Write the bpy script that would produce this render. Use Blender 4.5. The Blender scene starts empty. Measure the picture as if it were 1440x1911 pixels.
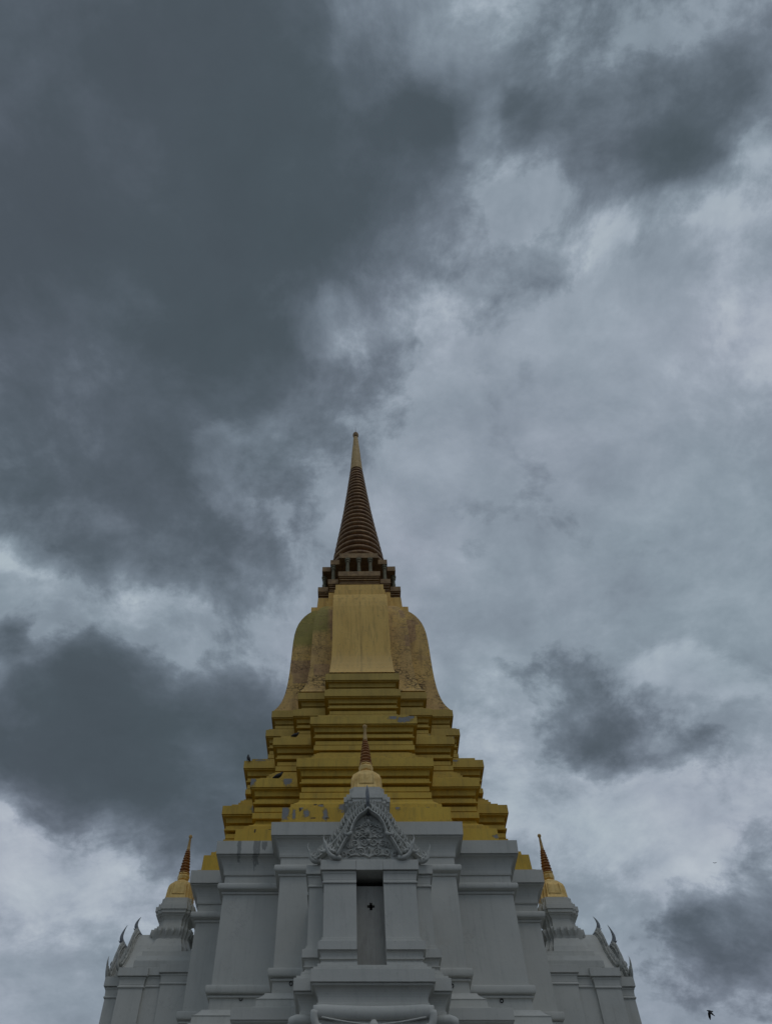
import bpy, bmesh, math, random
from mathutils import Vector, Matrix
random.seed(7)
C = bpy.context.scene.collection
sc = bpy.context.scene

# ---------------------------------------------------------------- camera
GZ = -1.6                                        # ground level (the eye is at z = 0)
PITCH, YAW, ROLL = math.radians(52.997), math.radians(-1.617), math.radians(0.725)
f = Vector((math.sin(YAW)*math.cos(PITCH), math.cos(YAW)*math.cos(PITCH), math.sin(PITCH)))
r0 = Vector((math.cos(YAW), -math.sin(YAW), 0)); u0 = r0.cross(f)
rt = r0*math.cos(ROLL) + u0*math.sin(ROLL)
up = -r0*math.sin(ROLL) + u0*math.cos(ROLL)
cam = bpy.data.cameras.new('camera'); co = bpy.data.objects.new('camera', cam); C.objects.link(co)
CP = Vector((-0.432, -30.0, 0.0))
co.matrix_world = Matrix(((rt.x, up.x, -f.x, CP.x), (rt.y, up.y, -f.y, CP.y), (rt.z, up.z, -f.z, CP.z), (0, 0, 0, 1)))
FPX = 1429.14; PX, PY = 629.85, 955.5
cam.sensor_fit = 'VERTICAL'; cam.sensor_height = 36.0; cam.lens = FPX*36.0/1911.0
cam.shift_x = (720-PX)/1911.0
cam.clip_start = 0.1; cam.clip_end = 5000
sc.camera = co

def pix_ray(X, Y): return (f + rt*((X-PX)/FPX) - up*((Y-PY)/FPX)).normalized()
def on_y(X, Y, y0):
    d = pix_ray(X, Y); return CP + d*((y0-CP.y)/d.y)

# ---------------------------------------------------------------- sky and light
EXPO = -1.0
sc.view_settings.view_transform = 'Standard'; sc.view_settings.look = 'None'
sc.view_settings.exposure = EXPO; sc.view_settings.gamma = 1.0
world = bpy.data.worlds.new('World'); sc.world = world; world.use_nodes = True
SUN_EL, SUN_AZ = math.radians(58), math.radians(150)   # azimuth clockwise from +y (north)
def lin(c):
    c = c/255.0
    return c/12.92 if c <= .04045 else ((c+.055)/1.055)**2.4
class NT:
    def __init__(s, nt): s.nt = nt; s.n = nt.nodes; s.l = nt.links
    def put(s, sock, v):
        if hasattr(v, 'is_output') or isinstance(v, bpy.types.NodeSocket): s.l.new(v, sock)
        elif v is not None: sock.default_value = v
    def math(s, op, a, b=None, c=None, clamp=False):
        n = s.n.new('ShaderNodeMath'); n.operation = op; n.use_clamp = clamp
        s.put(n.inputs[0], a); s.put(n.inputs[1], b)
        if c is not None: s.put(n.inputs[2], c)
        return n.outputs[0]
    def vec(s, op, a, b=None):
        n = s.n.new('ShaderNodeVectorMath'); n.operation = op
        s.put(n.inputs[0], a)
        if b is not None:
            if op == 'SCALE': s.put(n.inputs[3], b)
            else: s.put(n.inputs[1], b)
        return n.outputs[1] if op in ('DOT_PRODUCT', 'LENGTH', 'DISTANCE') else n.outputs[0]
    def noise(s, v, scale, detail=4, rough=.5, lac=2.0, dist=0, col=False):
        n = s.n.new('ShaderNodeTexNoise'); s.put(n.inputs['Vector'], v)
        n.inputs['Scale'].default_value = scale; n.inputs['Detail'].default_value = detail
        n.inputs['Roughness'].default_value = rough; n.inputs['Lacunarity'].default_value = lac
        n.inputs['Distortion'].default_value = dist
        return n.outputs['Color'] if col else n.outputs['Fac']
    def ramp(s, fac, stops, interp='LINEAR'):
        n = s.n.new('ShaderNodeValToRGB'); s.put(n.inputs[0], fac); cr = n.color_ramp; cr.interpolation = interp
        while len(cr.elements) > 2: cr.elements.remove(cr.elements[-1])
        for i, (p, c) in enumerate(stops):
            e = cr.elements[i] if i < 2 else cr.elements.new(p)
            e.position = p; e.color = (c[0], c[1], c[2], 1) if hasattr(c, '__len__') else (c, c, c, 1)
        return n.outputs[0]
    def mix(s, fac, a, b, mode='MIX'):
        n = s.n.new('ShaderNodeMix'); n.data_type = 'RGBA'; n.blend_type = mode; n.clamp_factor = True
        s.put(n.inputs[0], fac)
        for i, v in ((6, a), (7, b)):
            if isinstance(v, tuple) and len(v) == 3: v = (*v, 1)
            s.put(n.inputs[i], v)
        return n.outputs[2]
    def mapr(s, v, a, b, c=0., d=1., smooth=False):
        n = s.n.new('ShaderNodeMapRange'); n.interpolation_type = 'SMOOTHSTEP' if smooth else 'LINEAR'
        for i, x in enumerate((v, a, b, c, d)): s.put(n.inputs[i], x)
        return n.outputs[0]

def sky_uv(d): return Vector((d.x, d.y))/(max(d.z, -.1)+.35)
# every blob: a cloud mass of the layer overhead (centre, half sizes, darkness, firmness of its edge)
BLOBS = [
 (280,190,430,310,0,-58,1.8),(160,620,380,300,0,-56,1.8),(60,250,200,300,0,-14,1.5),(600,330,240,190,0,-36,1.8),(460,520,150,130,0,-16,1.5),(480,660,110,120,0,-18,1.6),(790,215,72,75,0,-32,2.2),
 (1360,185,200,130,0,-29,1.3),(1130,250,190,90,0,-24,1.8),(960,230,60,60,0,-16,2.2),(1270,320,130,45,10,-22,2.2),
 (130,1350,200,105,0,-56,2.6),(190,1250,80,50,0,-34,2.4),(300,1400,220,110,0,-52,2.4),(480,1350,110,80,0,-36,2.4),(430,1270,50,35,0,-22,2.2),(230,1490,270,100,15,-36,2.2),(350,1590,110,80,40,-34,2.2),(500,1430,90,110,0,-24,3.0),(15,1215,46,38,0,-34,3.2),
 (190,930,290,110,0,-34,2.2),(430,1060,110,90,0,-30,2.2),(140,1040,90,40,0,-22,2.6),(330,1030,120,60,0,-22,2.2),
 (1060,1320,140,80,20,-26,1.4),(1190,1410,200,50,-5,-24,1.4),(1330,1400,80,26,-8,-16,2.2),(1140,1380,90,50,20,-14,2.0),
 (1430,1740,110,140,0,-40,1.6),(1300,1800,170,85,0,-24,1.6),(1290,1720,40,60,0,-22,2.5),(905,1470,30,24,0,-28,1.8),
 (1120,1080,220,150,0,-7,1.5),(620,780,80,50,0,-12,1.8),(1000,920,110,50,30,-5,1.8),(880,1000,70,60,0,-6,1.6),(980,495,70,28,0,-18,2.0),
 (850,80,130,110,0,34,2.0),(880,240,36,70,-8,46,2.2),(650,140,60,80,-15,26,2.5),(640,30,60,30,0,14,2.),(1130,440,250,40,-20,26,1.8),(1410,360,100,40,-25,24,2.),(1430,590,110,170,0,22,1.5),
 (630,605,120,50,10,28,1.8),(840,560,110,60,0,12,1.5),(395,850,40,66,20,30,2.0),(430,945,70,40,30,16,2.),(560,880,90,70,0,12,1.5),(290,1140,260,50,0,14,1.8),(25,1030,90,35,20,24,2.2),
 (1310,1270,130,42,10,28,2.0),(1130,1540,260,110,0,22,1.8),(1350,1520,150,90,0,18,1.6),(900,1370,60,100,-30,14,1.6),(1290,1660,70,50,0,18,2.),
 (80,1650,230,90,10,26,1.8),(15,1500,50,60,0,18,2.),(380,1790,120,60,0,10,1.5),
]
def build_world():
    w = NT(world.node_tree); w.n.clear()
    out = w.n.new('ShaderNodeOutputWorld'); bg = w.n.new('ShaderNodeBackground'); w.l.new(bg.outputs[0], out.inputs[0])
    tc = w.n.new('ShaderNodeTexCoord'); d = w.vec('NORMALIZE', tc.outputs['Generated'])
    sep = w.n.new('ShaderNodeSeparateXYZ'); w.l.new(d, sep.inputs[0])
    zc = w.math('ADD', w.math('MAXIMUM', sep.outputs[2], -.1), .35)
    comb = w.n.new('ShaderNodeCombineXYZ'); w.l.new(w.math('DIVIDE', sep.outputs[0], zc), comb.inputs[0]); w.l.new(w.math('DIVIDE', sep.outputs[1], zc), comb.inputs[1])
    uv = comb.outputs[0]
    def warp(v, scale, amp, det, rough):
        nz = w.noise(v, scale, det, rough, col=True)
        return w.vec('ADD', v, w.vec('SCALE', w.vec('SUBTRACT', nz, (.5, .5, .5)), amp))
    uw = warp(uv, 3.0, .10, 3, .5)
    fb = w.math('SUBTRACT', w.noise(uw, 8.0, 13, .60, 2.1), .5)
    f2 = w.math('SUBTRACT', w.noise(w.vec('ADD', uw, (3.7, 1.9, 0)), 15.0, 12, .62, 2.1), .5)
    fl = w.math('SUBTRACT', w.noise(uv, 2.2, 4, .5), .5)
    dark = bright = None
    for (bx, by, rx, ry, rot, amp, k) in BLOBS:
        c = sky_uv(pix_ray(bx, by)); a = math.radians(rot)
        e1 = sky_uv(pix_ray(bx+rx*math.cos(a), by+rx*math.sin(a)))-c
        e2 = sky_uv(pix_ray(bx-ry*math.sin(a), by+ry*math.cos(a)))-c
        det = e1.x*e2.y-e2.x*e1.y
        m1 = (e2.y/det, -e2.x/det, 0); m2 = (-e1.y/det, e1.x/det, 0)
        rel = w.vec('SUBTRACT', uw, (c.x, c.y, 0))
        p = w.vec('DOT_PRODUCT', rel, m1); q = w.vec('DOT_PRODUCT', rel, m2)
        r2 = w.math('MULTIPLY_ADD', q, q, w.math('MULTIPLY', p, p))
        g = w.math('DIVIDE', abs(amp)/(50. if amp < 0 else 25.), w.math('ADD', w.math('POWER', r2, k), 1.0))
        if amp < 0: dark = g if dark is None else w.math('ADD', dark, g)
        else: bright = g if bright is None else w.math('ADD', bright, g)
    # unseen dark cloud added behind the viewer to dim light on the front faces
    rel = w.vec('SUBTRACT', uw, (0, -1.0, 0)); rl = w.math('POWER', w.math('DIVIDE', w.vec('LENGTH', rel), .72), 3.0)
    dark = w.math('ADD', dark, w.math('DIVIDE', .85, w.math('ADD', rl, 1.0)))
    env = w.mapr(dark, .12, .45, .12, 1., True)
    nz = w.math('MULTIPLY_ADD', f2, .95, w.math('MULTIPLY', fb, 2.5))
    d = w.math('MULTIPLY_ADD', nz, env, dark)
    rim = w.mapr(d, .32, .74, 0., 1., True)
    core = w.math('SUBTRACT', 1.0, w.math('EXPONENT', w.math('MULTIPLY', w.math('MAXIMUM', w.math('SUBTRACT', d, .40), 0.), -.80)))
    br = w.math('MULTIPLY_ADD', f2, 1.5, w.math('MULTIPLY_ADD', fb, -1.0, bright))
    brs = w.mapr(br, .25, 1.0, 0., 1., True)
    n1 = w.math('SUBTRACT', w.noise(w.vec('ADD', uw, (8.1, 4.2, 0)), 5.0, 10, .60), .5)
    free = w.math('SUBTRACT', 1.0, w.math('MULTIPLY', core, .66))
    val = w.math('MULTIPLY_ADD', rim, -15.0, 148.0)
    val = w.math('MULTIPLY_ADD', core, -76.0, val)
    val = w.math('MULTIPLY_ADD', w.math('MULTIPLY', brs, free), 22.0, val)
    val = w.math('MULTIPLY_ADD', w.math('MULTIPLY', n1, free), 60.0, val)
    val = w.math('MULTIPLY_ADD', w.math('MULTIPLY', fb, free), -38.0, val)
    val = w.math('MULTIPLY_ADD', w.math('MULTIPLY', f2, free), 40.0, val)
    val = w.math('MULTIPLY_ADD', fl, 40.0, val)
    n3 = w.math('SUBTRACT', w.noise(w.vec('ADD', uw, (5.3, 7.7, 0)), 6.0, 8, .55), .5)
    val = w.math('MULTIPLY_ADD', w.math('MULTIPLY', n3, core), 34.0, val)
    t = w.mapr(val, 40, 210)
    P = [(45,(68,77,83)),(78,(76,86,93)),(95,(88,98,107)),(120,(114,125,136)),(145,(139,151,162)),(165,(160,171,182)),(195,(190,200,206))]
    col = w.ramp(t, [((v-40)/170., tuple(lin(x) for x in c)) for v, c in P])
    hue = w.noise(uv, 2.5, 3, .5)
    col = w.mix(1.0, col, w.ramp(hue, [(.35, (.97, 1.0, 1.0)), (.65, (1.02, .985, 1.015))]), 'MULTIPLY')
    col = w.vec('SCALE', col, 10.0*2**(-EXPO))
    sky = w.n.new('ShaderNodeTexSky'); sky.sky_type = 'NISHITA'; sky.sun_disc = False
    sky.sun_elevation = SUN_EL; sky.sun_rotation = SUN_AZ
    col = w.mix(.04, col, sky.outputs[0])
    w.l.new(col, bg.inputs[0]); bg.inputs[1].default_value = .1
build_world()
sun = bpy.data.lights.new('sun', 'SUN'); sun.energy = .5; sun.angle = math.radians(25); sun.color = (1, .97, .92)
so = bpy.data.objects.new('sun', sun); C.objects.link(so)
sd = Vector((math.sin(SUN_AZ)*math.cos(SUN_EL), math.cos(SUN_AZ)*math.cos(SUN_EL), math.sin(SUN_EL)))
so.rotation_euler = sd.to_track_quat('Z', 'Y').to_euler(); so.location = (20, -30, 60)

# ---------------------------------------------------------------- materials
def mat(name, fn, rough=.8, metal=0., bump=None):
    m = bpy.data.materials.new(name); m.use_nodes = True
    w = NT(m.node_tree); b = w.n['Principled BSDF']
    pos = w.n.new('ShaderNodeNewGeometry').outputs['Position']
    col, h = fn(w, pos)
    if isinstance(col, tuple): b.inputs['Base Color'].default_value = (*col, 1)
    else: w.l.new(col, b.inputs['Base Color'])
    b.inputs['Roughness'].default_value = rough; b.inputs['Metallic'].default_value = metal
    b.inputs['Specular IOR Level'].default_value = .3
    if h is not None:
        bp = w.n.new('ShaderNodeBump'); bp.inputs['Strength'].default_value = bump or .3; bp.inputs['Distance'].default_value = .02
        w.l.new(h, bp.inputs['Height'])
        bv = w.n.new('ShaderNodeBevel'); bv.samples = 3; bv.inputs['Radius'].default_value = .018
        w.l.new(bv.outputs[0], bp.inputs['Normal'])
        w.l.new(bp.outputs[0], b.inputs['Normal'])
    return m
def scl(w, pos, s): return w.vec('MULTIPLY', pos, s)
def patches(w, pos, items, nscale=6., namp=.9, stretch=1.):
    """union of ragged patches: (x, z, half x, half z) on the front faces"""
    tot = None
    sep = w.n.new('ShaderNodeSeparateXYZ'); w.l.new(pos, sep.inputs[0])
    nz = w.math('MULTIPLY', w.math('SUBTRACT', w.noise(scl(w, pos, (1, 1, stretch)), nscale, 7, .68), .5), namp*2)
    for (x, z, hx, hz) in items:
        a = w.math('DIVIDE', w.math('SUBTRACT', sep.outputs[0], x), hx)
        b = w.math('DIVIDE', w.math('SUBTRACT', sep.outputs[2], z), hz)
        r = w.math('SQRT', w.math('MULTIPLY_ADD', a, a, w.math('MULTIPLY', b, b)))
        g = w.mapr(w.math('ADD', r, nz), .85, 1.05, 1., 0.)
        tot = g if tot is None else w.math('MAXIMUM', tot, g)
    return w.math('MULTIPLY', tot, w.math('LESS_THAN', sep.outputs[1], 0.))
def patch_px(lst):
    o = []
    for (X, Y, rx, ry, y0) in lst:
        p = on_y(X, Y, y0); q = on_y(X+rx, Y, y0); s = on_y(X, Y+ry, y0)
        o.append((p.x, p.z, abs(q.x-p.x), abs(s.z-p.z)))
    return o
WHITE_STREAKS = patch_px([(447,1580,4,22,-5.13),(477,1585,6,26,-5.13),(493,1578,7,8,-5.13),(484,1575,3,20,-5.13)])
def white_fn(w, pos):
    big = w.noise(pos, .55, 5, .6); st = w.noise(scl(w, pos, (3.2, 3.2, .35)), 1.3, 6, .65); fine = w.noise(pos, 9, 6, .6)
    c = w.mix(w.mapr(big, .35, .68), (.60, .59, .545), (.52, .52, .485))
    c = w.mix(w.math('MULTIPLY', w.mapr(st, .52, .74), .30), c, (.36, .365, .34))
    c = w.mix(w.math('MULTIPLY', w.mapr(w.noise(pos, 2.1, 5, .7), .60, .70), .25), c, (.47, .43, .36))
    c = w.mix(w.math('MULTIPLY', w.mapr(fine, .62, .72), .25), c, (.28, .28, .27))
    s4 = w.noise(scl(w, pos, (8, 8, .45)), 1.2, 7, .65)
    c = w.mix(w.math('MULTIPLY', w.math('MULTIPLY', w.mapr(s4, .55, .70), w.mapr(big, .40, .55)), .26), c, (.27, .27, .25))
    cr = w.n.new('ShaderNodeTexVoronoi'); cr.feature = 'DISTANCE_TO_EDGE'; cr.inputs['Scale'].default_value = .55
    w.l.new(w.vec('ADD', pos, w.vec('SCALE', w.noise(pos, 3, 6, .65, col=True), .9)), cr.inputs['Vector'])
    hair = w.math('MULTIPLY', w.mapr(cr.outputs['Distance'], .003, .012, 1., 0.), w.mapr(w.noise(pos, .6, 3), .52, .6))
    c = w.mix(w.math('MULTIPLY', hair, .22), c, (.22, .22, .21))
    # repainted squares of slightly other white
    br = w.n.new('ShaderNodeTexVoronoi'); br.distance = 'CHEBYCHEV'; br.inputs['Scale'].default_value = .9; w.l.new(pos, br.inputs['Vector'])
    sp = w.n.new('ShaderNodeSeparateColor'); w.l.new(br.outputs['Color'], sp.inputs[0])
    c = w.mix(w.math('MULTIPLY', sp.outputs[0], .14), c, (.68, .69, .67))
    dk = patches(w, pos, WHITE_STREAKS, 14., 1.5, .18)
    c = w.mix(w.math('MULTIPLY', dk, .55), c, (.10, .11, .11))
    return c, w.math('ADD', fine, w.math('MULTIPLY', big, 2.))
M_WHITE = mat('white plaster', white_fn, .75, bump=.25)
def whitec_fn(w, pos):
    n = w.noise(pos, 4, 6, .65); v = w.n.new('ShaderNodeTexVoronoi'); v.inputs['Scale'].default_value = 9; w.l.new(pos, v.inputs['Vector'])
    c = w.mix(w.mapr(n, .35, .7), (.62, .615, .57), (.34, .345, .32))
    return c, w.math('ADD', n, v.outputs['Distance'])
M_CARVE = mat('carved white stucco', whitec_fn, .8, bump=.5)
PEEL = patch_px([(733,1341,8,3,-4.97),(753,1345,11,5,-4.97),(766,1341,6,3,-4.97),(690,1331,20,1.3,-4.7),(531,1518,8,15,-5.95),(549,1521,3,9,-5.95),(572,1519,5,7,-5.95),(563,1508,3,4,-5.95),(607,1522,4,12,-5.95),
                 (469,1457,7,9,-4.33),(538,1457,8,8,-4.33),(487,1415,14,5,-2.1),(741,1506,4,5,-5.95),(640,1505,8,10,-5.95),(848,1412,9,5,-2.3),(925,1562,5,3,-4.6),(600,1500,5,2,-5.9),(797,1505,3,3,-5.95),(815,1330,9,2,-4.3)])
PEEL2 = patch_px([(588,1497,4,2,-5.9),(600,1496,3,2,-5.9),(560,1512,2,4,-5.95),(466,1515,1.5,3,-4.6),(476,1551,1.5,4,-4.6),(505,1548,3,2,-4.6),(569,1407,2,1.5,-5),(599,1415,2,2,-5.4),(703,1415,2,3,-5.4),(732,1416,1.5,3,-5.4),(610,1528,4,1.5,-5.95),(585,1528,5,1.5,-5.95)])
def gold_fn(w, pos):
    big = w.noise(pos, .8, 5, .6); st = w.noise(scl(w, pos, (2.5, 2.5, .5)), 1.5, 6, .65); fine = w.noise(pos, 14, 5, .6)
    sep = w.n.new('ShaderNodeSeparateXYZ'); w.l.new(pos, sep.inputs[0])
    hi = w.mapr(sep.outputs[2], 15., 23.)
    base = w.mix(hi, (.70, .465, .065), (.54, .385, .098))
    base2 = w.mix(hi, (.60, .385, .052), (.45, .315, .078))
    c = w.mix(w.mapr(big, .35, .65), base, base2)
    c = w.mix(w.math('MULTIPLY', w.mapr(st, .46, .72), .55), c, (.33, .235, .06))
    s3 = w.noise(scl(w, pos, (9, 9, .6)), 1.3, 6, .6)
    c = w.mix(w.math('MULTIPLY', w.mapr(s3, .56, .72), .35), c, (.22, .15, .05))
    c = w.mix(w.math('MULTIPLY', w.mapr(fine, .60, .72), .35), c, (.22, .16, .06))
    c = w.mix(w.mapr(w.noise(pos, 3.3, 8, .7), .70, .74), c, (.16, .12, .06))
    pm = patches(w, pos, PEEL, 11., 1.5)
    g = w.mix(fine, (.17, .175, .18), (.32, .325, .33))
    edge = patches(w, pos, [(x, z, a*1.18+.02, b*1.18+.02) for x, z, a, b in PEEL], 11., 1.5)
    c = w.mix(w.math('MULTIPLY', edge, .6), c, (.20, .15, .06))
    c = w.mix(pm, c, g)
    c = w.mix(patches(w, pos, PEEL2, 14., 1.5), c, (.08, .06, .035))
    return c, w.math('SUBTRACT', w.math('ADD', fine, big), pm)
M_GOLD = mat('mustard gold paint', gold_fn, .6, bump=.25)
def body_fn(w, pos):
    sep = w.n.new('ShaderNodeSeparateXYZ'); w.l.new(pos, sep.inputs[0])
    v = w.n.new('ShaderNodeTexVoronoi'); v.distance = 'CHEBYCHEV'; v.inputs['Scale'].default_value = .95; v.inputs['Randomness'].default_value = .45
    w.l.new(scl(w, pos, (1., 1., .8)), v.inputs['Vector'])
    sp = w.n.new('ShaderNodeSeparateColor'); w.l.new(v.outputs['Color'], sp.inputs[0])
    c = w.ramp(sp.outputs[0], [(0., (.80, .53, .17)), (.3, (.74, .49, .16)), (.36, (.64, .42, .16)), (.5, (.66, .43, .16)), (.56, (.76, .51, .17)), (.78, (.72, .48, .16)), (.84, (.50, .31, .16)), (1., (.54, .33, .16))])
    n = w.noise(pos, 2.2, 8, .68); fine = w.noise(pos, 9, 8, .7)
    c = w.mix(w.math('MULTIPLY', w.mapr(n, .42, .62), .45), c, (.72, .49, .20))
    c = w.mix(w.math('MULTIPLY', w.mapr(w.noise(scl(w, pos, (1, 1, 1.6)), 1.6, 7, .68), .52, .68), .5), c, (.34, .21, .11))
    c = w.mix(w.math('MULTIPLY', w.math('MULTIPLY', w.mapr(fine, .52, .64), w.mapr(n, .60, .45)), .7), c, (.13, .08, .04))
    # green film on the upper left shoulder
    gr = w.math('MULTIPLY', w.mapr(sep.outputs[2], 26.6, 27.0), w.mapr(sep.outputs[0], -1.5, -1.7))
    gr = w.math('MULTIPLY', gr, w.mapr(n, .25, .5, .6, 1.))
    c = w.mix(w.math('MULTIPLY', w.mapr(w.noise(scl(w, pos, (3.5, 3.5, .5)), 1.3, 7, .65), .52, .66), .45), c, (.24, .16, .075))
    c = w.mix(w.math('MULTIPLY', gr, .85), c, (.36, .32, .085))
    cr = w.n.new('ShaderNodeTexVoronoi'); cr.feature = 'DISTANCE_TO_EDGE'; cr.inputs['Scale'].default_value = 3.2
    w.l.new(w.vec('ADD', scl(w, pos, (1., 1., 1.7)), w.vec('SCALE', w.noise(pos, 5, 5, .6, col=True), .5)), cr.inputs['Vector'])
    crack = w.math('MULTIPLY', w.mapr(cr.outputs['Distance'], .03, .09, 1., 0.), w.mapr(w.noise(pos, .9, 3), .46, .54))
    low = w.mapr(sep.outputs[2], 26.5, 24.5)
    crack = w.math('MULTIPLY', crack, w.math('MAXIMUM', low, .25))
    c = w.mix(w.math('MULTIPLY', crack, .85), c, (.05, .035, .02))
    return c, w.math('SUBTRACT', w.math('ADD', fine, n), w.math('MULTIPLY', crack, 2.))
M_BODY = mat('weathered gold plaster', body_fn, .7, bump=.5)
def panel_fn(w, pos):
    n = w.noise(scl(w, pos, (1.5, 1.5, .5)), 1.2, 6, .6); fine = w.noise(pos, 10, 5, .6)
    c = w.mix(w.mapr(n, .35, .7), (.80, .52, .145), (.69, .43, .11))
    c = w.mix(w.math('MULTIPLY', w.mapr(fine, .58, .72), .35), c, (.24, .17, .08))
    sep = w.n.new('ShaderNodeSeparateXYZ'); w.l.new(pos, sep.inputs[0])
    s2 = w.noise(scl(w, pos, (5, 5, .35)), 1.4, 7, .65)
    c = w.mix(w.math('MULTIPLY', w.mapr(s2, .50, .66), .5), c, (.34, .22, .07))
    seam = w.mapr(w.math('ABSOLUTE', w.math('ADD', w.math('SUBTRACT', sep.outputs[0], -.02), w.math('MULTIPLY', w.math('SUBTRACT', n, .5), .12))), .015, .07, 1., 0.)
    c = w.mix(w.math('MULTIPLY', seam, w.mapr(sep.outputs[2], 26.5, 24.5, .12, .5)), c, (.25, .15, .05))
    c = w.mix(w.math('MULTIPLY', w.mapr(w.noise(pos, 4.5, 8, .7), .63, .68), .6), c, (.20, .14, .06))
    c = w.mix(w.math('MULTIPLY', w.mapr(sep.outputs[2], 24.4, 23.8), .45), c, (.80, .54, .22))
    return c, fine
M_PANEL = mat('ochre gold plaster', panel_fn, .6, bump=.2)
def brz(c1, c2, sc_=4.):
    def fn(w, pos):
        n = w.noise(pos, sc_, 6, .65); st = w.noise(scl(w, pos, (4, 4, .6)), 2, 5, .6)
        c = w.mix(w.mapr(n, .35, .65), c1, c2)
        return w.mix(w.math('MULTIPLY', w.mapr(st, .5, .7), .4), c, tuple(x*.5 for x in c2)), n
    return fn
M_RING = mat('brown gold rings', brz((.40, .24, .115), (.20, .115, .065), 2.5), .42, .3, bump=.2)
M_CONE = mat('faded gold cone', brz((.66, .46, .20), (.48, .32, .14)), .6, bump=.2)
M_CROWN = mat('stained brown gold', brz((.42, .275, .13), (.24, .15, .08)), .7, bump=.3)
M_COL = mat('greenish column plaster', brz((.26, .235, .15), (.15, .135, .085)), .75, bump=.2)
M_FIN = mat('slate grey finial', brz((.27, .29, .31), (.17, .18, .20), 6.), .6, bump=.2)
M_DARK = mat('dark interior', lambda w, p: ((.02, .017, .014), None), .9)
M_GILT = mat('bright gold leaf', brz((.90, .66, .27), (.72, .48, .16), 6.), .45, .15, .2)
M_GILTR = mat('red brown gilt', brz((.62, .35, .15), (.34, .15, .065), 8.), .5, .1, .2)
M_BEIGE = mat('warm plaster', brz((.40, .39, .36), (.33, .32, .295), 1.2), .8, bump=.15)
M_METAL = mat('grey metal', lambda w, p: ((.12, .12, .12), None), .5, .6)
M_BIRD = mat('dark feathers', brz((.022, .022, .026), (.05, .05, .055), 20.), .6, bump=.2)
M_BIRDG = mat('grey feathers', brz((.16, .16, .17), (.10, .10, .11), 20.), .6, bump=.2)
def ground_fn(w, pos):
    b = w.n.new('ShaderNodeTexBrick'); b.inputs['Scale'].default_value = 1.; w.l.new(pos, b.inputs['Vector'])
    b.inputs['Color1'].default_value = (.075, .07, .065, 1); b.inputs['Color2'].default_value = (.06, .057, .053, 1); b.inputs['Mortar'].default_value = (.03, .03, .03, 1)
    b.inputs['Mortar Size'].default_value = .012
    n = w.noise(pos, .8, 6, .6)
    return w.mix(w.mapr(n, .4, .7), b.outputs['Color'], (.05, .048, .045)), n
M_GROUND = mat('stone paving', ground_fn, .85)

# ---------------------------------------------------------------- helpers
def link(name, bm, m, parent=None, smooth=False):
    me = bpy.data.meshes.new(name); bmesh.ops.recalc_face_normals(bm, faces=bm.faces[:]); bm.to_mesh(me); bm.free()
    for x in (m if isinstance(m, (list, tuple)) else [m]): me.materials.append(x)
    if smooth:
        for p in me.polygons: p.use_smooth = True
    o = bpy.data.objects.new(name, me); C.objects.link(o)
    if parent is not None: o.parent = parent
    return o
def empty(name, loc=(0, 0, 0), parent=None):
    o = bpy.data.objects.new(name, None); C.objects.link(o); o.location = loc; o.empty_display_size = .3
    if parent is not None: o.parent = parent
    return o
def ring_poly(w1, w2, d1):
    q = [(w1, -d1), (w1, -w2), (w2, -w2), (w2, -w1), (d1, -w1)]
    pts = []
    for k in range(4):
        c, s = [(1, 0), (0, 1), (-1, 0), (0, -1)][k]
        pts += [(x*c-y*s, x*s+y*c) for x, y in q]
    # q runs front-right; then each quarter turn continues counter-clockwise
    return pts
def redent(bm, levels, centre=(0, 0), mi=None):
    rows = []
    for z, w1, w2, d1 in levels:
        rows.append([bm.verts.new((x+centre[0], y+centre[1], z)) for x, y in ring_poly(w1, w2, d1)])
    n = 20
    for a, b in zip(rows, rows[1:]):
        for i in range(n):
            fc = bm.faces.new((a[i], a[(i+1) % n], b[(i+1) % n], b[i]))
            if mi: fc.material_index = mi(i)
    bm.faces.new(rows[0][::-1]); bm.faces.new(rows[-1])
def lathe(bm, prof, n=32, centre=(0, 0)):
    rows = []
    for z, r in prof:
        rows.append([bm.verts.new((centre[0]+r*math.cos(2*math.pi*i/n), centre[1]+r*math.sin(2*math.pi*i/n), z)) for i in range(n)])
    for a, b in zip(rows, rows[1:]):
        for i in range(n): bm.faces.new((a[i], a[(i+1) % n], b[(i+1) % n], b[i]))
    bm.faces.new(rows[0][::-1]); bm.faces.new(rows[-1])
def box(bm, x0, x1, y0, y1, z0, z1):
    v = [bm.verts.new(p) for p in ((x0,y0,z0),(x1,y0,z0),(x1,y1,z0),(x0,y1,z0),(x0,y0,z1),(x1,y0,z1),(x1,y1,z1),(x0,y1,z1))]
    for q in ((0,3,2,1),(4,5,6,7),(0,1,5,4),(1,2,6,5),(2,3,7,6),(3,0,4,7)): bm.faces.new([v[i] for i in q])
def rect(bm, x0, x1, y0, y1, prof, sides=(1, 1, 1, 1)):
    """profile of (z, offset) round a rectangle; sides: which of x0, x1, y0, y1 take the offset"""
    rows = []
    for z, d in prof:
        a, b, c, e = x0-d*sides[0], x1+d*sides[1], y0-d*sides[2], y1+d*sides[3]
        rows.append([bm.verts.new(p) for p in ((a, c, z), (b, c, z), (b, e, z), (a, e, z))])
    for p, q in zip(rows, rows[1:]):
        for i in range(4): bm.faces.new((p[i], p[(i+1) % 4], q[(i+1) % 4], q[i]))
    bm.faces.new(rows[0][::-1]); bm.faces.new(rows[-1])
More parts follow.
